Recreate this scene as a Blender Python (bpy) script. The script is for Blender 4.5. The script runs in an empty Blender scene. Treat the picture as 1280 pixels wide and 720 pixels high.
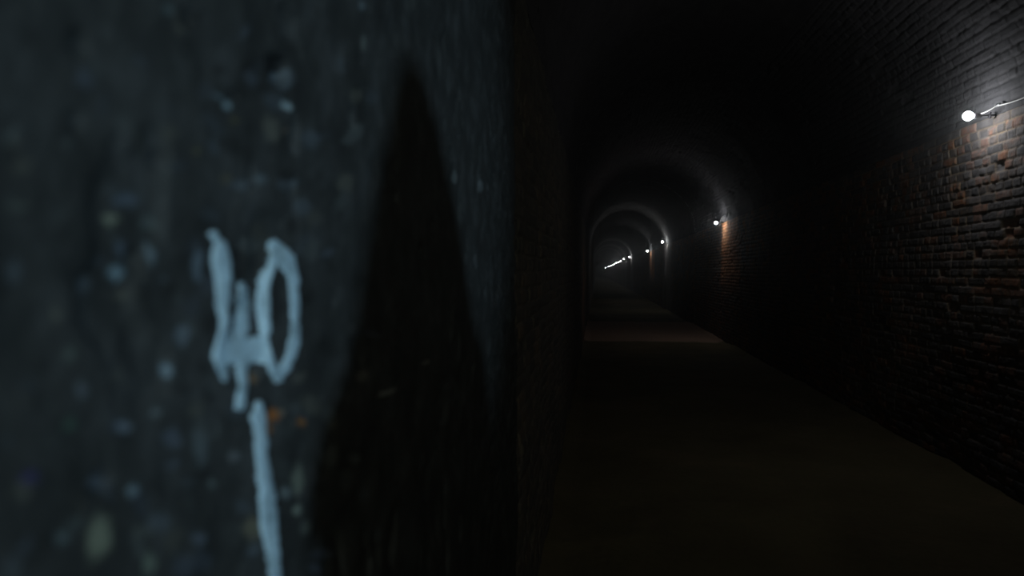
import bpy, bmesh, math, random
import numpy as np
from mathutils import Vector, Matrix

random.seed(5)
S = bpy.context.scene
C = bpy.context.scene.collection
PI = math.pi

# ------------------------------------------------------------------ camera
F = 900.0                       # focal length in pixels of the 1280x720 frame
H = 1.60                        # eye height
VPX, VPY = 746.0, 340.0         # vanishing point of the tunnel axis
cam_d = bpy.data.cameras.new('camera')
cam = bpy.data.objects.new('camera', cam_d)
C.objects.link(cam)
cam_d.sensor_width = 36.0
cam_d.lens = 36.0 * F / 1280.0
yaw = math.atan((VPX - 640) / F)
pitch = math.atan((VPY - 360) / F * math.cos(yaw))
cam.rotation_euler = (PI / 2 + pitch, 0, yaw)
cam.location = (0, 0, H)
cam_d.clip_start = 0.02
cam_d.clip_end = 800
cam_d.dof.use_dof = True
cam_d.dof.focus_distance = 6.0
cam_d.dof.aperture_fstop = 2.9
S.camera = cam
ROT = cam.rotation_euler.to_matrix()

def ray(px, py):
    return ROT @ Vector(((px - 640) / F, (360 - py) / F, -1.0))

def on_x(px, py, x):            # where the sight line of a pixel meets the upright plane X = x
    d = ray(px, py)
    return d * (x / d.x) + Vector((0, 0, H))

# ------------------------------------------------------------------ numbers of the tunnel
XL, XR = -0.30, 2.90            # side walls
XC, R = (XL + XR) / 2, (XR - XL) / 2
SPRING = 2.75                   # height where the vault springs
Y0, Y1 = -9.0, 262.0
COAT = -0.265                   # face of the rendered patch on the left wall
ROW, BRK = 0.070, 0.225
RIBS = (31.0, 61.5, 74.5, 87.0)
ZONES = ((16.3, 1.0, 1.0), (38.6, 1.5, 1.0), (30.4, 1.6, 0.0), (60.5, 1.8, 0.0), (73.2, 1.8, 0.0), (84.0, 1.5, 0.1))  # where the brick is recoloured to carry the glow of the lamps

# ------------------------------------------------------------------ numpy noise
def _hash(ix, iy, seed):
    n = (ix.astype(np.int64) * 374761393 + iy.astype(np.int64) * 668265263 + seed * 974634777) & 0x7fffffff
    n = ((n ^ (n >> 13)) * 1274126177) & 0x7fffffff
    n = (n ^ (n >> 16)) & 0x7fffffff
    return (n % 100003) / 100003.0

def vnoise(x, y, seed=0):
    ix, iy = np.floor(x), np.floor(y)
    fx, fy = x - ix, y - iy
    fx = fx * fx * fx * (fx * (fx * 6 - 15) + 10)
    fy = fy * fy * fy * (fy * (fy * 6 - 15) + 10)
    a, b = _hash(ix, iy, seed), _hash(ix + 1, iy, seed)
    c, d = _hash(ix, iy + 1, seed), _hash(ix + 1, iy + 1, seed)
    return (a * (1 - fx) + b * fx) * (1 - fy) + (c * (1 - fx) + d * fx) * fy

def fbm(x, y, seed=0, octs=4):
    t, amp, tot = 0.0, 1.0, 0.0
    for k in range(octs):
        t = t + amp * vnoise(x * 2 ** k + 17.3 * k, y * 2 ** k + 5.1 * k, seed + k)
        tot += amp
        amp *= 0.55
    return t / tot              # 0..1

def smooth(a, b, x):
    t = np.clip((x - a) / (b - a), 0, 1)
    return t * t * (3 - 2 * t)

# ------------------------------------------------------------------ material helpers
class Mat:
    def __init__(self, name):
        self.m = bpy.data.materials.new(name)
        self.m.use_nodes = True
        self.nt = self.m.node_tree
        self.bsdf = self.nt.nodes['Principled BSDF']
        self.out = self.nt.nodes['Material Output']
    def node(self, t, **kw):
        n = self.nt.nodes.new(t)
        for k, v in kw.items():
            setattr(n, k, v)
        return n
    def link(self, a, b):
        self.nt.links.new(a, b)
    def mix(self, fac, a, b, mode='MIX'):
        n = self.node('ShaderNodeMix', data_type='RGBA', blend_type=mode)
        for sock, v in ((n.inputs[0], fac), (n.inputs[6], a), (n.inputs[7], b)):
            if isinstance(v, bpy.types.NodeSocket):
                self.link(v, sock)
            elif isinstance(v, tuple):
                sock.default_value = (*v, 1) if len(v) == 3 else v
            else:
                sock.default_value = v
        return n.outputs[2]
    def math(self, op, a, b=None, clamp=False):
        n = self.node('ShaderNodeMath', operation=op, use_clamp=clamp)
        for sock, v in ((n.inputs[0], a), (n.inputs[1], b)):
            if v is None:
                continue
            if isinstance(v, bpy.types.NodeSocket):
                self.link(v, sock)
            else:
                sock.default_value = v
        return n.outputs[0]
    def ramp(self, fac, stops):
        n = self.node('ShaderNodeValToRGB')
        e = n.color_ramp.elements
        while len(e) < len(stops):
            e.new(0.5)
        for k, (p, c) in enumerate(stops):
            e[k].position = p
            e[k].color = (*c, 1) if len(c) == 3 else c
        self.link(fac, n.inputs[0])
        return n.outputs[0]
    def noise(self, scale, detail=4, vec=None, rough=0.55):
        n = self.node('ShaderNodeTexNoise')
        n.inputs['Scale'].default_value = scale
        n.inputs['Detail'].default_value = detail
        n.inputs['Roughness'].default_value = rough
        if vec is None:
            vec = self.node('ShaderNodeTexCoord').outputs['Object']
        self.link(vec, n.inputs['Vector'])
        return n.outputs['Fac']
    def bump(self, h, dist, strength=1.0):
        n = self.node('ShaderNodeBump')
        n.inputs['Distance'].default_value = dist
        n.inputs['Strength'].default_value = strength
        self.link(h, n.inputs['Height'])
        self.link(n.outputs[0], self.bsdf.inputs['Normal'])
    def base(self, c, rough=0.85, spec=0.25):
        if isinstance(c, tuple):
            self.bsdf.inputs['Base Color'].default_value = (*c, 1)
        else:
            self.link(c, self.bsdf.inputs['Base Color'])
        self.bsdf.inputs['Roughness'].default_value = rough
        self.bsdf.inputs['Specular IOR Level'].default_value = spec

def simple(name, col, rough=0.6, metal=0.0, var=0.25, scale=30, spec=0.4):
    m = Mat(name)
    n = m.noise(scale)
    dark = tuple(x * (1 - var) for x in col)
    m.base(m.mix(n, dark, col), rough, spec)
    m.bsdf.inputs['Metallic'].default_value = metal
    m.bump(n, 0.001, 0.5)
    return m.m

def brick_material(name, brick_stops, soot, mortar, soot_lo, soot_hi, soot_amount, red, pale_lit):
    m = Mat(name)
    at = m.node('ShaderNodeAttribute', attribute_name='brickwork')
    sep = m.node('ShaderNodeSeparateColor')
    m.link(at.outputs['Color'], sep.inputs[0])
    rnd, joint, blot = sep.outputs[0], sep.outputs[1], sep.outputs[2]
    geo = m.node('ShaderNodeNewGeometry')
    pos = geo.outputs['Position']
    fine = m.noise(55, 5, pos)
    face = m.ramp(rnd, brick_stops)
    face = m.mix(m.math('MULTIPLY', fine, 0.55), face, (0.03, 0.026, 0.024))
    # grime patches of their own shape
    grime = m.noise(2.3, 6, pos, 0.62)
    grime = m.math('MULTIPLY', m.math('SUBTRACT', grime, 0.5 - 0.25 * soot_amount), 6.0, True)
    xyz = m.node('ShaderNodeSeparateXYZ')
    m.link(pos, xyz.inputs[0])
    up = m.node('ShaderNodeMapRange', interpolation_type='SMOOTHSTEP')
    up.inputs['From Min'].default_value = soot_lo
    up.inputs['From Max'].default_value = soot_hi
    wob = m.math('ADD', xyz.outputs[2], m.math('MULTIPLY', m.math('SUBTRACT', blot, 0.5), 0.6))
    m.link(wob, up.inputs['Value'])
    zone = at.outputs['Alpha']  # lamp glow put into the brick colour: red strips, pale rings
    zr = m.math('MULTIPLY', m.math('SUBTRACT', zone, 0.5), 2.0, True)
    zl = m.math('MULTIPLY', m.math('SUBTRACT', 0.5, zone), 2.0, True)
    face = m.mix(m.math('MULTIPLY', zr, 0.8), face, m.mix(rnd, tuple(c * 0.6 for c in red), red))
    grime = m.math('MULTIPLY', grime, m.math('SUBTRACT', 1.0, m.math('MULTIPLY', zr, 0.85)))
    k = m.math('MAXIMUM', m.math('MULTIPLY', grime, soot_amount), m.math('MULTIPLY', up.outputs[0], 0.93))
    col = m.mix(joint, face, mortar)
    sootc = m.mix(fine, soot, tuple(x * 1.9 for x in soot))
    sootc = m.mix(m.math('MULTIPLY', rnd, 0.45), sootc, tuple(x * 2.6 for x in soot))
    col = m.mix(k, col, sootc)
    col = m.mix(m.math('MULTIPLY', zl, 0.75), col, m.mix(fine, pale_lit, tuple(c * 0.6 for c in pale_lit)))
    m.base(col, 0.88, 0.22)
    m.bump(m.math('ADD', m.noise(90, 5, pos), m.math('MULTIPLY', m.noise(28, 3, pos), 1.5)), 0.004, 0.8)
    return m.m

M = {}
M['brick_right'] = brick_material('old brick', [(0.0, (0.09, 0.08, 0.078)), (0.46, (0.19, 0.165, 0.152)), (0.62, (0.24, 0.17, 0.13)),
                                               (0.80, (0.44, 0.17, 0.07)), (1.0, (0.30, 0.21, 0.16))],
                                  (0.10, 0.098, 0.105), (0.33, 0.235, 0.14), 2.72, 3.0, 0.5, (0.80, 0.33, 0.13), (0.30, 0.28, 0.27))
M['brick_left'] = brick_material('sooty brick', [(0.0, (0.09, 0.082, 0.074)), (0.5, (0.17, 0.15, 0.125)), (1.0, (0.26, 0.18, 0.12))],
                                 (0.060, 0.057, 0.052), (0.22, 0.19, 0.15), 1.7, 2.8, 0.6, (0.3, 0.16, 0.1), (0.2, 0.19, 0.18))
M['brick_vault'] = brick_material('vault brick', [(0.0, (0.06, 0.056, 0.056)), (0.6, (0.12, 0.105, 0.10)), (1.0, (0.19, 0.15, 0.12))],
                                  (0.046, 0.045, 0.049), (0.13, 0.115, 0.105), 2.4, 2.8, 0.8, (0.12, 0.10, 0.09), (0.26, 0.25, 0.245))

# rendered patch: black grimy plaster with its own stains and painted hole shade
m = Mat('grimy render')
geo = m.node('ShaderNodeNewGeometry')
pos = geo.outputs['Position']
n1 = m.noise(16, 7, pos, 0.66)
n2 = m.noise(70, 5, pos, 0.62)
col = m.ramp(n1, [(0.30, (0.013, 0.015, 0.015)), (0.5, (0.034, 0.037, 0.037)), (0.68, (0.068, 0.073, 0.076))])
col = m.mix(m.math('MULTIPLY', n2, 0.5), col, (0.028, 0.030, 0.032))
st = m.node('ShaderNodeAttribute', attribute_name='stain_shade')
amt = m.node('ShaderNodeAttribute', attribute_name='stain_shade_amount')
col = m.mix(amt.outputs['Fac'], col, st.outputs['Color'])
m.base(col, 0.8, 0.25)
m.bump(m.math('ADD', n2, m.noise(190, 3, pos)), 0.002, 0.7)
M['render'] = m.m

m = Mat('white paint')
geo = m.node('ShaderNodeNewGeometry')
n1 = m.noise(34, 6, geo.outputs['Position'], 0.65)
m.base(m.ramp(n1, [(0.30, (0.19, 0.27, 0.32)), (0.48, (0.39, 0.54, 0.64)), (0.68, (0.48, 0.66, 0.78))]), 0.7, 0.3)
m.bump(n1, 0.001, 0.6)
M['paint'] = m.m

m = Mat('trodden earth')
geo = m.node('ShaderNodeNewGeometry')
pos = geo.outputs['Position']
n1 = m.noise(0.9, 6, pos, 0.6)
n2 = m.noise(24, 6, pos, 0.65)
col = m.ramp(n1, [(0.3, (0.15, 0.122, 0.062)), (0.55, (0.22, 0.185, 0.10)), (0.75, (0.30, 0.225, 0.13))])
col = m.mix(m.math('MULTIPLY', n2, 0.6), col, (0.09, 0.07, 0.045))
xyz = m.node('ShaderNodeSeparateXYZ')
m.link(pos, xyz.inputs[0])
wy_ = m.math('ADD', xyz.outputs[1], m.math('MULTIPLY', n1, 0.5))
pale = m.math('MULTIPLY', m.math('SUBTRACT', wy_, 17.1), 4.0, True)
pale = m.math('MULTIPLY', pale, m.math('MULTIPLY', m.math('SUBTRACT', 24.2, wy_), 2.0, True))
col = m.mix(m.math('MULTIPLY', pale, 0.9), col, m.mix(n2, (0.62, 0.40, 0.30), (0.44, 0.29, 0.22)))   # lamp pool painted into the ground as a paler reddish band
m.base(col, 0.9, 0.2)
m.bump(n2, 0.012, 0.8)
M['floor'] = m.m

LAMP = 135.0
FILL_LAMP = 400.0
m = Mat('lit bulb')
m.base((0.9, 0.9, 0.9), 0.3)
m.bsdf.inputs['Emission Color'].default_value = (0.95, 0.985, 1.0, 1)
m.bsdf.inputs['Emission Strength'].default_value = LAMP
M['bulb'] = m.m
M['holder'] = simple('grey rubber holder', (0.11, 0.10, 0.12), 0.55)
M['cable'] = simple('pale cable', (0.62, 0.60, 0.60), 0.5, var=0.2)
M['sooty'] = simple('sooty cable', (0.025, 0.024, 0.023), 0.7)
M['clip'] = simple('zinc clip', (0.60, 0.62, 0.64), 0.4, 0.4)
M['cloth'] = simple('black cloth', (0.028, 0.028, 0.032), 0.9, scale=120)
M['denim'] = simple('dark denim', (0.03, 0.036, 0.055), 0.9, scale=160)
M['skin'] = simple('skin', (0.50, 0.31, 0.23), 0.5, var=0.1)
M['shoe'] = simple('black leather', (0.02, 0.02, 0.02), 0.4)
M['metal'] = simple('black tube', (0.03, 0.03, 0.03), 0.35, 0.6)
M['lens'] = simple('frosted lens', (0.75, 0.8, 0.85), 0.3)

# ------------------------------------------------------------------ object helpers
def link(name, me, mat=None, parent=None):
    o = bpy.data.objects.new(name, me)
    C.objects.link(o)
    if mat is not None:
        me.materials.append(mat)
    if parent is not None:
        o.parent = parent
    return o

def structure(o):
    o['kind'] = 'structure'
    return o

def thing(name, label, cat, loc=(0, 0, 0), rot=0.0, group=None):
    o = bpy.data.objects.new(name, None)
    o.empty_display_size = 0.1
    C.objects.link(o)
    o.location = loc
    o.rotation_euler = (0, 0, rot)
    o['label'] = label
    o['category'] = cat
    if group:
        o['group'] = group
    return o

def tag(o, label, cat, group=None):
    o['label'] = label
    o['category'] = cat
    if group:
        o['group'] = group
    return o

def bm_mesh(name, bm, smooth_shade=True):
    me = bpy.data.meshes.new(name)
    bmesh.ops.recalc_face_normals(bm, faces=bm.faces)
    bm.to_mesh(me)
    bm.free()
    if smooth_shade:
        me.polygons.foreach_set('use_smooth', [True] * len(me.polygons))
    return me

def grids_mesh(name, grids, flip=False):
    """grids: list of (P[n,m,3], color[n,m,3] or None); one mesh of all of them."""
    vs, fs, cs, off = [], [], [], 0
    for P, col in grids:
        n, k = P.shape[:2]
        vs.append(P.reshape(-1, 3))
        idx = np.arange(n * k).reshape(n, k) + off
        a, b, c, d = idx[:-1, :-1], idx[1:, :-1], idx[1:, 1:], idx[:-1, 1:]
        q = np.stack([a, b, c, d] if not flip else [a, d, c, b], -1).reshape(-1, 4)
        fs.append(q)
        if col is not None:
            cs.append(col.reshape(-1, 4))
        off += n * k
    V, Q = np.concatenate(vs), np.concatenate(fs)
    me = bpy.data.meshes.new(name)
    me.vertices.add(len(V))
    me.vertices.foreach_set('co', V.astype(np.float32).ravel())
    me.loops.add(len(Q) * 4)
    me.loops.foreach_set('vertex_index', Q.astype(np.int32).ravel())
    me.polygons.add(len(Q))
    me.polygons.foreach_set('loop_start', np.arange(0, len(Q) * 4, 4, dtype=np.int32))
    me.polygons.foreach_set('use_smooth', np.ones(len(Q), dtype=bool))
    if cs:
        at = me.attributes.new('brickwork', 'FLOAT_COLOR', 'POINT')
        c4 = np.ones((len(V), 4), np.float32)
        c4[:] = np.concatenate(cs)
        at.data.foreach_set('color', c4.ravel())
    me.update(calc_edges=True)
    return me

def tube(bm, pts, rad, seg=10, cap=True):
    pts = [Vector(p) for p in pts]
    rads = rad if isinstance(rad, (list, tuple)) else [rad] * len(pts)
    rings, prev = [], None
    for i, p in enumerate(pts):
        d = (pts[min(i + 1, len(pts) - 1)] - pts[max(i - 1, 0)]).normalized()
        if prev is None:
            a = Vector((0, 0, 1)) if abs(d.z) < 0.9 else Vector((1, 0, 0))
            u = d.cross(a).normalized()
        else:
            u = (prev - d * prev.dot(d)).normalized()
        w = d.cross(u)
        prev = u
        rings.append([bm.verts.new(p + (u * math.cos(2 * PI * k / seg) + w * math.sin(2 * PI * k / seg)) * rads[i]) for k in range(seg)])
    for a, b in zip(rings, rings[1:]):
        for k in range(seg):
            bm.faces.new((a[k], a[(k + 1) % seg], b[(k + 1) % seg], b[k]))
    if cap:
        bm.faces.new(rings[0][::-1])
        bm.faces.new(rings[-1])

def lathe_x(bm, prof, seg=20):
    """profile of (x, r) turned about the X axis"""
    rings = []
    for x, r in prof:
        rings.append([bm.verts.new((x, r * math.cos(2 * PI * k / seg), r * math.sin(2 * PI * k / seg))) for k in range(seg)])
    for a, b in zip(rings, rings[1:]):
        for k in range(seg):
            bm.faces.new((a[k], a[(k + 1) % seg], b[(k + 1) % seg], b[k]))
    bm.faces.new(rings[0][::-1])
    bm.faces.new(rings[-1])

def box(bm, c, s, rot=None, bev=0.0):
    r = bmesh.ops.create_cube(bm, size=1.0)
    vs = r['verts']
    bmesh.ops.scale(bm, vec=s, verts=vs)
    if bev:
        es = list({e for v in vs for e in v.link_edges})
        rb = bmesh.ops.bevel(bm, geom=es, offset=bev, segments=2, affect='EDGES', profile=0.5)
        vs = list({v for f in rb['faces'] for v in f.verts} | {v for v in vs if v.is_valid})
    if rot is not None:
        bmesh.ops.rotate(bm, cent=(0, 0, 0), matrix=rot, verts=vs)
    bmesh.ops.translate(bm, vec=c, verts=vs)

# ------------------------------------------------------------------ brickwork
def brickwork(y, v, seed, detail):
    """inward relief (m) and colour data of the bricks at distance y along, v up/round the lining"""
    jy = y + (fbm(y * 9, v * 9, seed + 31, 3) - 0.5) * 0.014 * min(detail, 1)
    jv = v + (fbm(y * 5, v * 8, seed + 57, 3) - 0.5) * 0.013 + (vnoise(y * 0.6, v * 0 + 3.3, seed + 5) - 0.5) * 0.035
    row = np.floor(jv / ROW)
    odd = np.mod(row, 2)
    wid = np.where(_hash(row, row * 0 + 3, seed + 9) > 0.42, BRK, BRK * 0.52)       # header and stretcher courses
    xo = jy + odd * wid * 0.5 + _hash(row, row * 0, seed + 2) * 0.06
    bn = np.floor(xo / wid)
    fx = xo - bn * wid
    fy = jv - row * ROW
    d = np.minimum(np.minimum(fx, wid - fx), np.minimum(fy, ROW - fy))
    r1, r2, r3 = _hash(bn, row, seed + 11), _hash(bn, row, seed + 12), _hash(bn, row, seed + 13)
    depth = 0.010 + 0.005 * (r3 - 0.5)
    edge = smooth(0.0035, 0.0085 + 0.005 * r3, d)
    rel = -depth * (1 - edge) + (r1 - 0.5) * 0.007
    rel = rel + np.where(r2 > 0.975, -0.020, 0) * edge                               # spalled bricks
    tilt = ((fx / wid - 0.5) * (r2 - 0.5) + (fy / ROW - 0.5) * (r1 - 0.5)) * 0.008
    rel = (rel + tilt) * min(detail, 1)
    rel = rel + (fbm(y * 26, v * 26, seed + 71, 3) - 0.5) * 0.007 * min(detail, 1)
    rel = rel + (fbm(y * 1.3, v * 1.3, seed + 81, 3) - 0.5) * 0.05                   # bulges of the whole lining
    for ry in RIBS:                                                                  # rings of brick standing a little proud
        rel = rel + 0.045 * smooth(ry, ry + 0.15, y) * (1 - smooth(ry + 1.4, ry + 1.6, y))
    if detail > 0.8:
        joint = 1 - smooth(0.003, 0.008, d)
    else:
        joint = np.full_like(y, 0.14)
    blot = fbm(y * 1.1, v * 1.1, seed + 91, 4)
    rnd = np.clip(0.75 * _hash(bn, row, seed + 14) + 0.5 * (fbm(y * 20, v * 20, seed + 95, 3) - 0.5) + 0.12, 0, 1)
    zone = np.full_like(y, 0.5)                                                      # 1 red brick painted lamp-bright, 0 pale lamp-lit ring painted in
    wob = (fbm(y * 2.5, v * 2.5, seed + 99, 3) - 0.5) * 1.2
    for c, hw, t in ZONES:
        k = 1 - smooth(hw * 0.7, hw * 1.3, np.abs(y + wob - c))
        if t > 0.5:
            k = k * smooth(0.9, 1.7, 2 * SPRING + PI * R - v)                        # painted glow fades towards the foot of the wall
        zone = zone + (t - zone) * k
    return rel, np.stack([rnd, joint * (0.55 + 0.45 * r3), blot, zone], -1)

def arch_xz(v, rel):
    """v runs up the left wall, round the vault, down the right wall"""
    L = SPRING
    A = PI * R
    th = np.clip((v - L) / A, 0, 1) * PI
    left, right = v <= L, v >= L + A
    x = np.where(left, XL + rel, np.where(right, XR - rel, XC - (R - rel) * np.cos(th)))
    z = np.where(left, v, np.where(right, L - (v - L - A), SPRING + (R - rel) * np.sin(th)))
    return x, z

def strip(y0, y1, dy, v0, v1, dv, detail, seed):
    ny, nv = max(2, int(round((y1 - y0) / dy)) + 1), max(2, int(round((v1 - v0) / dv)) + 1)
    y, v = np.meshgrid(np.linspace(y0, y1, ny), np.linspace(v0, v1, nv), indexing='ij')
    rel, col = brickwork(y, v, seed, detail)
    x, z = arch_xz(v, rel)
    return np.stack([x, y, z], -1), col

A = PI * R
VL, VA, VE = SPRING, SPRING + A, 2 * SPRING + A
LOW = -0.06                     # walls reach a little under the floor
SEED = 3
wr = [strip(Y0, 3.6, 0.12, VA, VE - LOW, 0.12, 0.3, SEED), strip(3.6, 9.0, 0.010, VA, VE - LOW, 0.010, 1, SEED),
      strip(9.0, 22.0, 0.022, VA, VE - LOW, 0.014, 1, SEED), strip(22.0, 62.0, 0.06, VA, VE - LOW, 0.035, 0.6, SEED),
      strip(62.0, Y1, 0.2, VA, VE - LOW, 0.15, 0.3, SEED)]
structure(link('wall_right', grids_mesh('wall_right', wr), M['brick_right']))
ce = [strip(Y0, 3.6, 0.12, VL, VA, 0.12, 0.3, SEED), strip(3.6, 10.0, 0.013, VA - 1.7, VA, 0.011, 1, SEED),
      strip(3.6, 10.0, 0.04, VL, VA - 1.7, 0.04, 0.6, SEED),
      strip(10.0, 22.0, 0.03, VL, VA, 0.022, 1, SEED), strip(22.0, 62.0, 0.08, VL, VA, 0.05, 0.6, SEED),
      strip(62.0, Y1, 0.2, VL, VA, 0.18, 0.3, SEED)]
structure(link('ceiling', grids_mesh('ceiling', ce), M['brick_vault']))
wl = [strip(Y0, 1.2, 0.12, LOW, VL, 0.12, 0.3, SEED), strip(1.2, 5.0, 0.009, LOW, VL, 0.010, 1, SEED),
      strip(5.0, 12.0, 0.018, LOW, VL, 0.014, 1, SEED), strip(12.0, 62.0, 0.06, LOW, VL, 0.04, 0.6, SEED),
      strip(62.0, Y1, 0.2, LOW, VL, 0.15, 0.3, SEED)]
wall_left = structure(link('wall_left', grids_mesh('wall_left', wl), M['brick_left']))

# end walls of the bore
def end_wall(name, y, mat):
    ny, nz = 40, 56
    u, w = np.meshgrid(np.linspace(XL - 0.2, XR + 0.2, ny), np.linspace(-0.1, SPRING + R + 0.2, nz), indexing='ij')
    rel, col = brickwork(u, w, 44, 0.6)
    return structure(link(name, grids_mesh(name, [(np.stack([u, y + rel, w], -1), col)]), mat))
end_wall('wall_far', Y1 - 0.3, M['brick_vault'])
end_wall('wall_near', Y0 + 0.3, M['brick_vault'])

# floor: trodden, uneven, a shallow fillet of dirt against the walls
def floor_strip(y0, y1, dy, dx):
    ny, nx = int((y1 - y0) / dy) + 1, int((XR - XL + 0.24) / dx) + 1
    y, x = np.meshgrid(np.linspace(y0, y1, ny), np.linspace(XL - 0.12, XR + 0.12, nx), indexing='ij')
    z = (fbm(x * 0.9, y * 0.9, 201, 4) - 0.5) * 0.05 + (fbm(x * 7, y * 7, 211, 3) - 0.5) * 0.018
    z = z - 0.012
    edge = np.minimum(x - XL, XR - x)
    z = z + 0.05 * (1 - smooth(-0.05, 0.16, edge)) * (0.4 + fbm(x * 0.5, y * 1.5, 222, 3))
    z = np.where((np.abs(x - 0.5) < 0.6) & (np.abs(y + 0.6) < 0.6), np.minimum(z, 0.0) * 0.2, z)
    return np.stack([x, y, z], -1), None
fl = [floor_strip(Y0, 3.0, 0.06, 0.06), floor_strip(3.0, 24.0, 0.03, 0.03), floor_strip(24.0, 62.0, 0.1, 0.06), floor_strip(62.0, Y1, 0.5, 0.12)]
structure(link('floor', grids_mesh('floor', fl, flip=True), M['floor']))

# ------------------------------------------------------------------ rendered patch of the left wall
def coat_rel(y, z):
    r = (fbm(y * 4, z * 4, 301, 4) - 0.5) * 0.010 + (fbm(y * 26, z * 26, 311, 3) - 0.5) * (0.004 + 0.012 * smooth(1.3, 2.0, y))
    pit = fbm(y * 13, z * 11, 321, 3)
    return r - 0.006 * smooth(0.62, 0.76, pit)

def px_wall(px, py):            # where sight lines of pixels meet the uneven face (arrays or numbers)
    px, py = np.asarray(px, float), np.asarray(py, float)
    d = np.stack([(px - 640) / F, (360 - py) / F, -np.ones_like(px)], -1) @ np.array(ROT).T
    x = np.full(px.shape, COAT)
    for _ in range(4):
        k = x / d[..., 0]
        y, z = d[..., 1] * k, d[..., 2] * k + H
        x = COAT + coat_rel(y, z)
    return y, z

STAINS_SHADE = [  # px, py, half-width, half-height, tilt, colour, strength
    (284, 131, 5, 6, 0.3, (0.30, 0.42, 0.48), .75), (274, 121, 9, 3, 0.3, (0.20, 0.28, 0.33), .5), (293, 150, 5, 5, 0, (0.10, 0.09, 0.05), .7),
    (356, 131, 11, 5, 0.5, (0.36, 0.46, 0.50), .75), (357, 163, 5, 4, 0, (0.12, 0.10, 0.08), .7), (248, 188, 7, 4, 0, (0.13, 0.12, 0.07), .8),
    (283, 224, 8, 7, 0, (0.10, 0.09, 0.06), .6), (138, 274, 11, 8, 0, (0.20, 0.22, 0.17), .9), (144, 341, 13, 11, 0.2, (0.19, 0.27, 0.32), .85),
    (150, 311, 8, 14, 0, (0.10, 0.13, 0.17), .6), (188, 318, 8, 15, -0.3, (0.12, 0.16, 0.19), .7), (158, 249, 20, 10, 0, (0.10, 0.13, 0.17), .6),
    (185, 280, 14, 10, 0, (0.09, 0.11, 0.11), .6), (207, 463, 10, 11, 0, (0.17, 0.23, 0.28), .8), (228, 418, 12, 14, 0, (0.13, 0.16, 0.19), .7),
    (247, 330, 8, 22, 0, (0.13, 0.17, 0.21), .7), (20, 260, 14, 8, 0, (0.09, 0.10, 0.09), .7), (88, 443, 10, 10, 0, (0.09, 0.11, 0.10), .7),
    (154, 534, 12, 9, 0.3, (0.17, 0.21, 0.26), .8), (195, 515, 10, 7, -0.3, (0.16, 0.19, 0.20), .8), (102, 487, 10, 10, 0, (0.12, 0.14, 0.16), .7),
    (88, 532, 9, 9, 0, (0.06, 0.12, 0.09), .6), (38, 597, 14, 6, 0, (0.04, 0.03, 0.16), .8), (165, 614, 9, 9, 0, (0.18, 0.24, 0.28), .85),
    (123, 672, 17, 30, 0.1, (0.19, 0.21, 0.16), .9), (78, 672, 12, 12, 0, (0.10, 0.13, 0.14), .7), (185, 706, 10, 14, 0, (0.14, 0.17, 0.14), .8),
    (178, 664, 14, 9, 0, (0.09, 0.10, 0.09), .7), (250, 560, 12, 26, 0, (0.10, 0.12, 0.13), .7), (247, 672, 12, 10, 0, (0.10, 0.12, 0.15), .7),
    (316, 658, 14, 16, 0, (0.15, 0.14, 0.10), .8), (341, 520, 8, 9, 0, (0.30, 0.11, 0.03), .9), (338, 536, 4, 8, 0, (0.22, 0.10, 0.04), .8),
    (376, 528, 7, 6, 0, (0.20, 0.09, 0.03), .9), (352, 515, 6, 5, 0, (0.20, 0.16, 0.12), .7), (372, 600, 9, 22, 0, (0.16, 0.18, 0.15), .75),
    (372, 637, 7, 9, 0, (0.20, 0.23, 0.20), .8), (356, 615, 8, 9, 0, (0.14, 0.17, 0.18), .7), (382, 660, 8, 10, 0, (0.12, 0.14, 0.13), .7),
    (315, 473, 7, 5, 0, (0.16, 0.09, 0.04), .8), (292, 570, 9, 8, 0, (0.12, 0.13, 0.14), .7), (265, 605, 6, 6, 0, (0.12, 0.15, 0.15), .7),
    (485, 490, 14, 4, -0.4, (0.30, 0.31, 0.30), .7), (533, 453, 8, 4, -0.4, (0.22, 0.22, 0.21), .6), (452, 470, 7, 9, 0.5, (0.16, 0.16, 0.15), .6),
    (455, 55, 4, 14, 0, (0.16, 0.18, 0.17), .6), (452, 8, 6, 8, 0, (0.14, 0.17, 0.19), .6), (600, 232, 4, 9, 0, (0.16, 0.18, 0.19), .6), (568, 220, 4, 10, 0, (0.16, 0.18, 0.18), .6),
    (95, 655, 10, 9, 0, (0.08, 0.10, 0.10), .6), (210, 12, 8, 8, 0, (0.09, 0.12, 0.13), .6), (300, 232, 14, 8, 0, (0.10, 0.12, 0.14), .6), (325, 224, 9, 7, 0, (0.12, 0.15, 0.17), .6),
]
HOLES = [(350, 88, 12, 24, 0.35, .012), (367, 168, 7, 24, 0.1, .010), (338, 80, 7, 10, 0, .008), (292, 120, 8, 5, 0, .006), (100, 55, 14, 14, 0, .007), (235, 20, 10, 14, 0.2, .007),
         (97, 150, 8, 12, 0, .010), (165, 330, 8, 18, 0, .010), (200, 200, 12, 10, 0, .010), (130, 600, 20, 16, 0, .010)]

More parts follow.
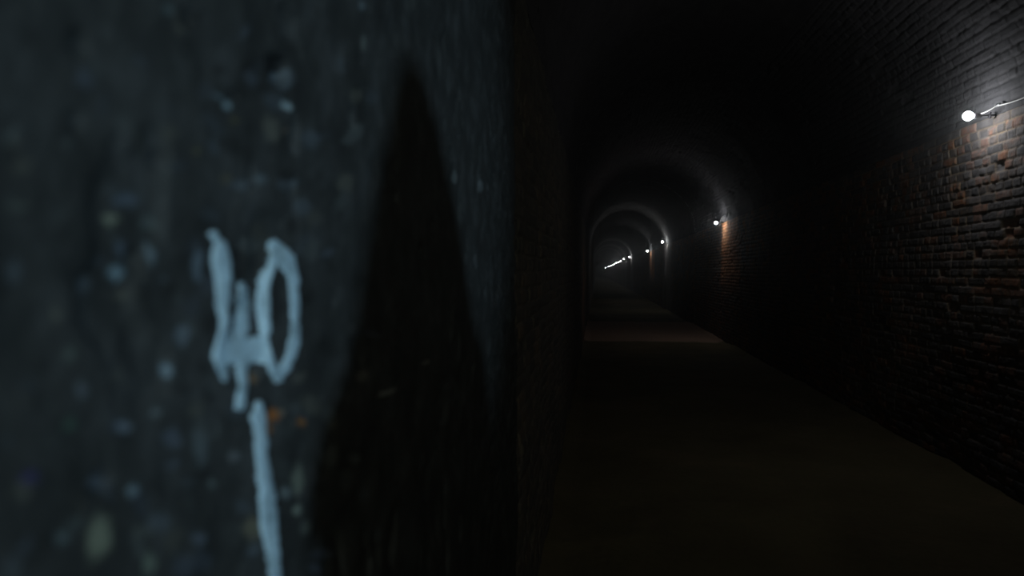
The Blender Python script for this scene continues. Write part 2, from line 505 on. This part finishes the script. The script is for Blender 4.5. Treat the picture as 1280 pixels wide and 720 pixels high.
DARK_SPOT = (0.008, 0.008, 0.008)    # black painted in for crevice shade, and for other dark patches
STAINS_SHADE += [(350, 88, 9, 19, 0.35, DARK_SPOT, .9), (367, 168, 6, 20, 0.1, DARK_SPOT, .9), (338, 78, 6, 7, 0, DARK_SPOT, .8), (292, 120, 7, 4, 0, DARK_SPOT, .8),
           (97, 150, 7, 11, 0, DARK_SPOT, .6), (244, 22, 10, 13, 0.2, DARK_SPOT, .6), (100, 50, 12, 12, 0, DARK_SPOT, .5), (276, 88, 9, 6, 0, DARK_SPOT, .6), (35, 45, 12, 9, 0, DARK_SPOT, .4),
           (165, 315, 7, 12, 0, DARK_SPOT, .6), (310, 195, 6, 14, 0, DARK_SPOT, .5), (205, 200, 8, 9, 0, DARK_SPOT, .5), (300, 330, 10, 26, 0, DARK_SPOT, .6), (345, 380, 9, 30, 0, DARK_SPOT, .6)]
rs = random.Random(77)
for _ in range(190):            # faint mottling, thickest low down
    qx, qy = rs.uniform(0, 470), 720 * rs.random() ** 0.75
    kk = rs.uniform(0.55, 1.5)
    tone = rs.choice([(0.085, 0.105, 0.125), (0.10, 0.10, 0.082), (0.075, 0.085, 0.085), (0.012, 0.013, 0.013), (0.012, 0.013, 0.013), (0.07, 0.085, 0.11)])
    STAINS_SHADE.append((qx, qy, rs.uniform(5, 17), rs.uniform(5, 19), rs.uniform(-0.6, 0.6), tuple(c * kk for c in tone), rs.uniform(0.25, 0.6)))

def px_of(x, y, z):             # camera pixel of a point on the rendered face
    q = np.stack([x, y, z - H], -1) @ np.array(ROT)
    zz = np.where(q[..., 2] < -0.02, -q[..., 2], 1e9)
    return 640 + F * q[..., 0] / zz, 360 - F * q[..., 1] / zz

ys = np.concatenate([np.linspace(-2.6, 0.24, 24)[:-1], np.arange(0.24, 0.9, 0.003), np.arange(0.9, 2.36, 0.006)])
zs = np.concatenate([np.linspace(-0.05, 0.9, 30)[:-1], np.arange(0.9, 1.2, 0.006), np.arange(1.2, 2.0, 0.0035), np.arange(2.0, 2.75, 0.012)])
y, z = np.meshgrid(ys, zs, indexing='ij')
rag = (fbm(y * 0 + 3, z * 4, 340, 4) - 0.5) * 0.22
y = y + rag * smooth(1.5, 2.3, y)
rel = coat_rel(y, z)
PX, PY = px_of(COAT + rel, y, z)
sc = np.zeros(y.shape + (3,))
sa = np.zeros(y.shape)
wx = (fbm(PX / 9, PY / 9, 350, 3) - 0.5)
wy = (fbm(PX / 9, PY / 9, 360, 3) - 0.5)
for (cx, cy, hw, hh, t, colr, s) in STAINS_SHADE:
    dx, dy = PX - cx, PY - cy
    a, b = dx * math.cos(t) + dy * math.sin(t), -dx * math.sin(t) + dy * math.cos(t)
    d = np.sqrt((a / hw) ** 2 + (b / hh) ** 2) + wx * 0.9
    k = s * (1 - smooth(0.55, 1.15, d))
    better = k > sa
    sc[better] = colr
    sa = np.maximum(sa, k)
for (cx, cy, hw, hh, t, dep) in HOLES:
    dx, dy = PX - cx, PY - cy
    a, b = dx * math.cos(t) + dy * math.sin(t), -dx * math.sin(t) + dy * math.cos(t)
    d = np.sqrt((a / hw) ** 2 + (b / hh) ** 2) + wy * 1.2
    rel = rel - dep * (1 - smooth(0.5, 1.1, d))
x = COAT + rel
P = np.stack([x, y, z], -1)
lip = P[-1:].copy()             # the broken end of the coat turns back into the brickwork
lip[..., 0] = XL - 0.05
lip[..., 1] += 0.004
P = np.concatenate([P, lip], 0)
sc = np.concatenate([sc, sc[-1:]], 0)
sa = np.concatenate([sa, sa[-1:]], 0)
me = grids_mesh('render_coat', [(P, None)], flip=True)
at = me.attributes.new('stain_shade', 'FLOAT_COLOR', 'POINT')
at.data.foreach_set('color', np.concatenate([sc.reshape(-1, 3), np.ones((sa.size, 1))], 1).astype(np.float32).ravel())
at = me.attributes.new('stain_shade_amount', 'FLOAT', 'POINT')
at.data.foreach_set('value', sa.astype(np.float32).ravel())
coat = structure(link('render_coat', me, M['render'], wall_left))

# ------------------------------------------------------------------ painted number and its long drip (a skin of paint on the render)
def paint_mesh(name, strokes, x0, x1, y0, y1, seed, step=0.9):
    gx, gy = np.arange(x0, x1, step), np.arange(y0, y1, step)
    X, Y = np.meshgrid(gx, gy, indexing='ij')
    Xd = X + (fbm(X / 7, Y / 7, seed, 3) - 0.5) * 4.5
    Yd = Y + (fbm(X / 7, Y / 7, seed + 9, 3) - 0.5) * 4.5
    best = np.full(X.shape, 1e9)
    for st in strokes:
        for (ax, ay, ar), (bx, by, br) in zip(st, st[1:]):
            vx, vy = bx - ax, by - ay
            t = np.clip(((Xd - ax) * vx + (Yd - ay) * vy) / (vx * vx + vy * vy + 1e-9), 0, 1)
            d = np.hypot(Xd - ax - t * vx, Yd - ay - t * vy) - (ar + t * (br - ar))
            best = np.minimum(best, d)
    best = best + (fbm(X / 4, Y / 4, seed + 20, 2) - 0.5) * 3.0
    inside = best < 0
    thick = 0.0012 + 0.0012 * smooth(0, 5, -best)
    yy, zz = px_wall(X, Y)
    face = COAT + coat_rel(yy, zz)
    bm = bmesh.new()
    top, bot = {}, {}
    def v(i, j, up):
        dct = top if up else bot
        if (i, j) not in dct:
            dct[i, j] = bm.verts.new((face[i, j] + (thick[i, j] if up else -0.002), yy[i, j], zz[i, j]))
        return dct[i, j]
    ok = inside[:-1, :-1] & inside[1:, :-1] & inside[1:, 1:] & inside[:-1, 1:]
    for i, j in zip(*np.nonzero(ok)):
        q = [(i, j), (i + 1, j), (i + 1, j + 1), (i, j + 1)]
        bm.faces.new([v(a, b, True) for a, b in q])
        bm.faces.new([v(a, b, False) for a, b in q[::-1]])
        for (a, b), (di, dj) in zip(zip(q, q[1:] + q[:1]), ((0, -1), (1, 0), (0, 1), (-1, 0))):
            ii, jj = i + di, j + dj
            if not (0 <= ii < ok.shape[0] and 0 <= jj < ok.shape[1]) or not ok[ii, jj]:
                bm.faces.new((v(*b, True), v(*a, True), v(*a, False), v(*b, False)))
    return bm_mesh(name, bm)

four = [[(265, 293, 5), (268, 297, 4)],
        [(275, 308, 9), (276, 335, 12), (279, 365, 9), (276, 382, 7), (280, 396, 6), (281, 415, 7), (273, 444, 9), (280, 472, 5)],
        [(302, 356, 4), (303, 383, 8), (300, 418, 8), (299, 436, 9)],
        [(281, 441, 16), (300, 440, 17), (320, 437, 16)],
        [(301, 455, 8), (302, 480, 5), (300, 508, 6)]]
zero = [[(343, 310, 10), (357, 325, 11), (366, 345, 7), (367, 375, 6), (368, 410, 6), (367, 430, 7), (360, 452, 7), (347, 470, 8),
         (338, 455, 6), (329, 432, 4.5), (325, 405, 4), (323, 380, 4), (325, 350, 4.5), (331, 326, 6), (343, 310, 10)]]
drip = [[(322, 506, 6), (322, 523, 9), (325, 547, 7), (328, 590, 8), (333, 620, 10), (335, 653, 11), (340, 693, 9), (344, 730, 7), (347, 770, 5)]]
num = thing('painted_number', 'white number 40 hand-painted on the black left wall, running with drips', 'painted number', (COAT, float(px_wall(320, 390)[0]), float(px_wall(320, 390)[1])))
for nm, st, bb, sd in (('digit', four, (250, 340, 278, 522), 401), ('digit', zero, (308, 386, 288, 492), 431)):
    o = link(nm, paint_mesh(nm, st, *bb, sd), M['paint'], num)
    o.matrix_parent_inverse = Matrix.Translation(num.location).inverted()
o = link('paint_streak', paint_mesh('paint_streak', drip, 305, 366, 490, 780, 461), M['paint'])
tag(o, 'long pale paint streak running down the left wall below the number', 'paint streak')

# ------------------------------------------------------------------ lamps along the right wall
LX = 2.715                       # the bulbs stand this far from the middle line of sight, 0.2 m off the brick
LAMP_PX = [(1210, 145), (895, 278.5), (828, 302.5), (809, 314), (786.6, 321.3), (779.7, 323.6), (775.9, 326.2), (772.8, 327.8), (770, 328.7),
           (767.2, 330.4), (765.0, 331.5), (762.9, 332.5), (760.3, 333.0), (757.3, 334.6)]
LAMP_LABEL = [
    'bare white bulb nearest the camera on the right brick wall, pale cable running to it',
    'second lit bulb from the camera, alone above a narrow strip of orange brick',
    'third lit bulb from the camera, on the lit arch ring right of the pair',
    'fourth lit bulb from the camera, small, above a short orange wall streak',
    'fifth lit bulb from the camera, just apart from the far row of bulbs',
    'largest and rightmost bulb of the far diagonal row of lights',
    'second bulb from the right in the far diagonal row of lights',
    'third bulb from the right in the far diagonal row of lights',
    'fourth bulb from the right in the far diagonal row of lights',
    'fifth bulb from the right in the far diagonal row of lights',
    'fourth bulb from the left end of the far diagonal row',
    'third bulb from the left end of the far diagonal row',
    'second bulb from the left end of the far diagonal row',
    'farthest tiny bulb at the left end of the diagonal row of lights']

def ring(bm, x, r, seg=20):
    pass

def make_lamp():
    t = thing('wall_lamp', LAMP_LABEL[0], 'lamp', (0, 0, 0), 0, 'bulbs strung along the right wall')
    bm = bmesh.new()                                    # round bulb with a neck, pointing into the tunnel (-X)
    prof = []
    for k in range(1, 15):
        a = PI * k / 18
        prof.append((-0.034 * math.cos(a), 0.034 * math.sin(a)))
    prof += [(0.036, 0.016), (0.044, 0.013)]
    lathe_x(bm, prof)
    link('bulb', bm_mesh('bulb', bm), M['bulb'], t)
    bm = bmesh.new()
    lathe_x(bm, [(0.036, 0.010), (0.036, 0.018), (0.041, 0.019), (0.066, 0.019), (0.069, 0.016), (0.088, 0.014), (0.092, 0.010)])
    h = link('lamp_holder', bm_mesh('lamp_holder', bm), M['holder'], t)
    bm = bmesh.new()
    tube(bm, [(0.088, 0, 0), (0.11, 0, 0.002), (0.20, 0, 0.002)], 0.005, 8)
    box(bm, (0.150, 0, 0.002), (0.012, 0.03, 0.045), bev=0.003)
    link('bracket', bm_mesh('bracket', bm), M['holder'], t)
    return t

def copy_tree(o, parent=None):
    c = o.copy()
    C.objects.link(c)
    if parent is not None:
        c.parent = parent
        c.matrix_parent_inverse = o.matrix_parent_inverse
    for ch in o.children:
        copy_tree(ch, c)
    return c

proto = make_lamp()
lamp_pos = []
for i, (px, py) in enumerate(LAMP_PX):
    p = on_x(px, py, LX)
    lamp_pos.append(p)
    o = proto if i == 0 else copy_tree(proto)
    o.location = p
    o['label'] = LAMP_LABEL[i]

# supply cable: loops from holder to holder, clipped to the brick
p0 = lamp_pos[0]
bm = bmesh.new()
def span(a, b, sag, n=24):
    return [a.lerp(b, k / n) + Vector((0, 0, -sag * 4 * (k / n) * (1 - k / n))) for k in range(n + 1)]
hx = Vector((0.085, 0, 0.010))
c2 = on_x(1284, 120.5, 2.872)
c1 = on_x(1246, 132.5, 2.865)
pts = span(Vector((2.872, -3.0, p0.z + 0.02)), c2, 0.10) + span(c2, c1, 0.006, 6)[1:] + span(c1, p0 + hx + Vector((0, -0.008, 0)), 0.004, 6)[1:]
tube(bm, pts, 0.0052, 8)
cab = link('supply_cable', bm_mesh('supply_cable', bm), M['cable'])
tag(cab, 'thin pale cable sagging along the right brick wall to the nearest bulb', 'cable')

bm = bmesh.new()                                        # the loop of flex at the second lamp
l2 = [o for o in bpy.data.objects if o.name.startswith('wall_lamp') and o.get('label') == LAMP_LABEL[1]][0]
tube(bm, [(0.085, 0, 0.012), (0.10, -0.10, 0.07), (0.12, -0.30, 0.13), (0.14, -0.55, 0.10), (0.15, -0.62, 0.16), (0.15, -0.50, 0.20), (0.15, -0.38, 0.16)], 0.007, 8)
link('flex', bm_mesh('flex', bm), M['sooty'], l2)

def clip(loc, label):
    t = thing('cable_clip', label, 'clip', loc)
    bm = bmesh.new()
    box(bm, (0.012, 0, 0.012), (0.012, 0.030, 0.022), bev=0.003)
    tube(bm, [(0.03, 0, 0.014), (-0.002, 0, 0.014)], 0.005, 8)
    link('clip_plate', bm_mesh('clip_plate', bm), M['clip'], t)
    bm = bmesh.new()
    tube(bm, [(-0.001, 0, 0.014), (-0.010, 0, 0.008), (-0.011, 0, -0.004), (-0.002, 0, -0.010), (0.006, 0, -0.006)], 0.0025, 6)
    link('clip_hook', bm_mesh('clip_hook', bm), M['clip'], t)
    return t
clip(c1, 'small bright clip pinning the pale cable to the brick beside the nearest bulb')

# ------------------------------------------------------------------ who throws the shadow: a hooded person beside and behind the camera
PX0, PY0 = 0.85, -0.25
who = thing('person', 'person in a black pointed hood and dark jacket, casting the peaked shadow', 'person', (PX0, PY0, 0), math.radians(-6))

def skin_body(name, verts, edges, radii, root, mat_fn, mats, parent, sub=2):
    me = bpy.data.meshes.new(name)
    me.from_pydata(verts, edges, [])
    o = bpy.data.objects.new(name, me)
    C.objects.link(o)
    sk = o.modifiers.new('skin', 'SKIN')
    sk.use_smooth_shade = True
    lay = me.skin_vertices[0].data
    for i, r in enumerate(radii):
        lay[i].radius = r if isinstance(r, tuple) else (r, r)
        lay[i].use_root = (i == root)
    sb = o.modifiers.new('sub', 'SUBSURF')
    sb.levels = sb.render_levels = sub
    dg = bpy.context.evaluated_depsgraph_get()
    ev = o.evaluated_get(dg)
    me2 = bpy.data.meshes.new_from_object(ev)
    me2.name = name
    o.modifiers.clear()
    o.data = me2
    bpy.data.meshes.remove(me)
    me2.materials.clear()
    for mm in mats:
        me2.materials.append(mm)
    for p in me2.polygons:
        p.material_index = mat_fn(p.center)
        p.use_smooth = True
    o.parent = parent
    return o

V, E, RD = [], [], []
def vadd(p, r, prev=None):
    V.append(p)
    RD.append(r)
    if prev is not None:
        E.append((prev, len(V) - 1))
    return len(V) - 1
pel = vadd((0, 0, 0.95), (0.165, 0.115))
wa = vadd((0, 0, 1.10), (0.15, 0.11), pel)
ch = vadd((0, 0, 1.28), (0.175, 0.12), wa)
up = vadd((0, 0, 1.42), (0.13, 0.09), ch)
nk = vadd((0, 0.01, 1.51), 0.058, up)
hd = vadd((0, 0.025, 1.57), (0.064, 0.074), nk)
ht = vadd((0, 0.012, 1.645), (0.062, 0.076), hd)
for s in (-1, 1):
    hp = vadd((s * 0.10, 0, 0.86), (0.098, 0.10), pel)
    kn = vadd((s * 0.12, 0.02, 0.50), 0.062, hp)
    cf = vadd((s * 0.13, -0.02, 0.34), 0.060, kn)
    an = vadd((s * 0.14, -0.03, 0.10), 0.042, cf)
    ft = vadd((s * 0.155, 0.06, 0.050), (0.046, 0.036), an)
    vadd((s * 0.165, 0.14, 0.042), (0.042, 0.026), ft)
    sh = vadd((s * 0.20, 0, 1.405), 0.068, up)
    el = vadd((0.43 if s > 0 else -0.200, -0.05, 1.15), 0.052, sh)
    wr_ = vadd((s * 0.235, 0.10, 0.88), 0.030, el)
    pm = vadd((s * 0.228, 0.125, 0.81), (0.036, 0.022), wr_)
    for k in range(4):                                  # four bent fingers of unequal length
        off = (k - 1.5) * 0.019
        ln = (0.034, 0.040, 0.038, 0.029)[k]
        b0 = vadd((s * 0.226, 0.130 + off, 0.775), 0.0095, pm)
        b1 = vadd((s * 0.220, 0.134 + off, 0.775 - ln), 0.0085, b0)
        b2 = vadd((s * 0.208, 0.136 + off, 0.775 - ln * 1.7), 0.0078, b1)
        vadd((s * 0.194, 0.136 + off, 0.775 - ln * 2.2), 0.0068, b2)
    t0 = vadd((s * 0.205, 0.150, 0.825), 0.011, pm)      # thumb from the side of the palm
    t1 = vadd((s * 0.190, 0.168, 0.795), 0.0095, t0)
    vadd((s * 0.184, 0.172, 0.768), 0.0080, t1)
V = [(p[0] * (0.92 if p[2] < 1.5 else 1.0), p[1], p[2] * (1.05 if p[2] < 1.5 else 1.0)) for p in V]
V[nk] = (0, 0.01, 1.545)
def body_mat(c):
    if c.z < 0.11:
        return 3
    if abs(c.x) > 0.17 and 0.60 < c.z < 0.93 and c.y > 0.05:
        return 2
    if c.z < 0.92:
        return 1
    return 0 if c.z < 1.53 else 2
body = skin_body('body', V, E, RD, pel, body_mat, [M['cloth'], M['denim'], M['skin'], M['shoe']], who)

bm = bmesh.new()                                        # nose, mouth, eyes on the front of the head (+Y)
tube(bm, [(0, 0.092, 1.625), (0, 0.112, 1.595), (0, 0.098, 1.582)], [0.008, 0.013, 0.010], 8)
tube(bm, [(-0.022, 0.087, 1.552), (0, 0.097, 1.551), (0.022, 0.087, 1.552)], [0.003, 0.006, 0.003], 8)
link('face', bm_mesh('face', bm), M['skin'], who)
bm = bmesh.new()                                        # pointed hood, open in front, falling on to the shoulders
rings, seg = [], 28
HOOD = [(1.44, 0.250, 0.15, 0.00), (1.49, 0.240, 0.150, 0.0), (1.525, 0.212, 0.142, 0.0), (1.55, 0.170, 0.134, 0.0), (1.58, 0.142, 0.132, -0.004), (1.62, 0.119, 0.122, -0.008),
        (1.66, 0.099, 0.109, -0.012), (1.69, 0.084, 0.095, -0.018), (1.73, 0.060, 0.072, -0.028), (1.765, 0.040, 0.048, -0.040), (1.79, 0.020, 0.024, -0.047), (1.80, 0.008, 0.010, -0.050)]
for (zz, rx, ry, oy) in HOOD:
    rings.append([bm.verts.new((rx * math.sin(2 * PI * k / seg) * (1 + 0.03 * math.sin(5 * k)), oy + ry * math.cos(2 * PI * k / seg), zz)) for k in range(seg)])
for ri, (a, b) in enumerate(zip(rings, rings[1:])):
    for k in range(seg):
        if 3 <= ri <= 6 and (k < 3 or k >= seg - 3):
            continue                                    # the opening for the face
        bm.faces.new((a[k], a[(k + 1) % seg], b[(k + 1) % seg], b[k]))
bm.faces.new(rings[-1])
bmesh.ops.solidify(bm, geom=bm.faces[:], thickness=0.006)
link('hood', bm_mesh('hood', bm), M['cloth'], who)

# ------------------------------------------------------------------ LED work light on a tripod by the right wall behind the camera
tip_wall = on_x(518, 74, COAT)
tip = Vector((PX0, PY0 - 0.05, 1.80))
TL = tip_wall.lerp(tip, (2.45 - COAT) / (PX0 - COAT))     # the lamp stands where the hood's tip shades that spot of the wall
aim = Vector((COAT, 0.86, 1.86))
dirv = (aim - TL).normalized()
stand = thing('work_light', 'cool white LED work light on a black tripod by the right wall behind the camera', 'work light', (TL.x, TL.y, 0), math.atan2(dirv.y, dirv.x))
bm = bmesh.new()
tube(bm, [(-0.10, 0, 0.5), (-0.10, 0, TL.z - 0.06)], 0.014, 12)
link('pole', bm_mesh('pole', bm), M['metal'], stand)
for k in range(3):
    a = 2 * PI * k / 3 + 0.3
    bm = bmesh.new()
    tube(bm, [(-0.10 + 0.014 * math.cos(a), 0.014 * math.sin(a), 0.72), (-0.10 + 0.24 * math.cos(a), 0.24 * math.sin(a), 0.012)], 0.011, 10)
    link('leg', bm_mesh('leg', bm), M['metal'], stand)
bm = bmesh.new()
lathe_x(bm, [(-0.16, 0.02), (-0.155, 0.040), (-0.07, 0.042), (-0.05, 0.055), (-0.02, 0.060), (-0.02, 0.052), (-0.028, 0.050)], 24)
bmesh.ops.translate(bm, vec=(0, 0, TL.z), verts=bm.verts)
link('lamp_head', bm_mesh('lamp_head', bm), M['metal'], stand)
bm = bmesh.new()
lathe_x(bm, [(-0.030, 0.010), (-0.030, 0.050), (-0.026, 0.050), (-0.022, 0.030), (-0.021, 0.006)], 24)
bmesh.ops.translate(bm, vec=(0, 0, TL.z), verts=bm.verts)
link('lens', bm_mesh('lens', bm), M['lens'], stand)
sp = bpy.data.lights.new('work_light_beam', 'SPOT')
sp.energy = 245
sp.color = (0.58, 0.86, 1.04)
sp.spot_size = math.radians(24)
sp.spot_blend = 0.75
sp.shadow_soft_size = 0.045
so = bpy.data.objects.new('work_light_beam', sp)
C.objects.link(so)
so.location = TL
so.rotation_euler = dirv.to_track_quat('-Z', 'Y').to_euler()

# unseen fill lamp added to lift the dark areas, on a second tripod
LN = Vector((0.35, -1.75, 1.95))
fill_stand = thing('fill_lamp', 'small warm fill lamp added to lift the dark, on a thin tripod unseen behind the camera', 'fill_lamp', (LN.x, LN.y, 0), 0.4)
bm = bmesh.new()
tube(bm, [(0, 0, 0.6), (0, 0, LN.z - 0.10)], 0.011, 12)
link('pole', bm_mesh('pole', bm), M['metal'], fill_stand)
for k in range(3):
    a = 2 * PI * k / 3 + 0.5
    bm = bmesh.new()
    tube(bm, [(0.012 * math.cos(a), 0.012 * math.sin(a), 0.78), (0.30 * math.cos(a), 0.30 * math.sin(a), 0.012)], 0.009, 10)
    link('leg', bm_mesh('leg', bm), M['metal'], fill_stand)
def lathe_z(bm, prof, z0, seg=24):
    b2 = bmesh.new()
    lathe_x(b2, prof, seg)
    for f in b2.faces:
        bm.faces.new([bm.verts.new((-v.co.z, v.co.y, v.co.x + z0)) for v in f.verts])
    b2.free()
    bmesh.ops.remove_doubles(bm, verts=bm.verts, dist=1e-5)
bm = bmesh.new()
lathe_z(bm, [(-0.10, 0.015), (-0.10, 0.040), (-0.055, 0.042), (-0.050, 0.030)], LN.z)
link('base', bm_mesh('base', bm), M['metal'], fill_stand)
bm = bmesh.new()
lathe_z(bm, [(-0.050, 0.020), (-0.048, 0.034), (0.0, 0.038), (0.048, 0.034), (0.050, 0.020)], LN.z)
m = Mat('lantern globe')
m.base((0.9, 0.9, 0.8), 0.3)
m.bsdf.inputs['Emission Color'].default_value = (0.93, 1.0, 0.80, 1)
m.bsdf.inputs['Emission Strength'].default_value = FILL_LAMP
link('globe', bm_mesh('globe', bm), m.m, fill_stand)
bm = bmesh.new()
lathe_z(bm, [(0.050, 0.025), (0.052, 0.040), (0.062, 0.036), (0.070, 0.012)], LN.z)
link('cap', bm_mesh('cap', bm), M['metal'], fill_stand)

# ------------------------------------------------------------------ damp air of the tunnel, no other light
w = bpy.data.worlds.new('tunnel air')
S.world = w
w.use_nodes = True
nt = w.node_tree
nt.nodes['Background'].inputs[0].default_value = (0, 0, 0, 1)
nt.nodes['Background'].inputs[1].default_value = 0
vs = nt.nodes.new('ShaderNodeVolumeScatter')
vs.inputs['Color'].default_value = (0.93, 0.97, 1.0, 1)
vs.inputs['Density'].default_value = 0.0035
vs.inputs['Anisotropy'].default_value = 0.9
nt.links.new(vs.outputs[0], nt.nodes['World Output'].inputs['Volume'])

# ------------------------------------------------------------------ colour management
S.view_settings.view_transform = 'Standard'
S.view_settings.look = 'None'
S.view_settings.exposure = 0.0
S.view_settings.gamma = 1.0
S.view_settings.use_curve_mapping = False
S.cycles.use_denoising = True
S.cycles.max_bounces = 6
S.cycles.diffuse_bounces = 4
S.cycles.volume_bounces = 1
S.cycles.sample_clamp_indirect = 4.0
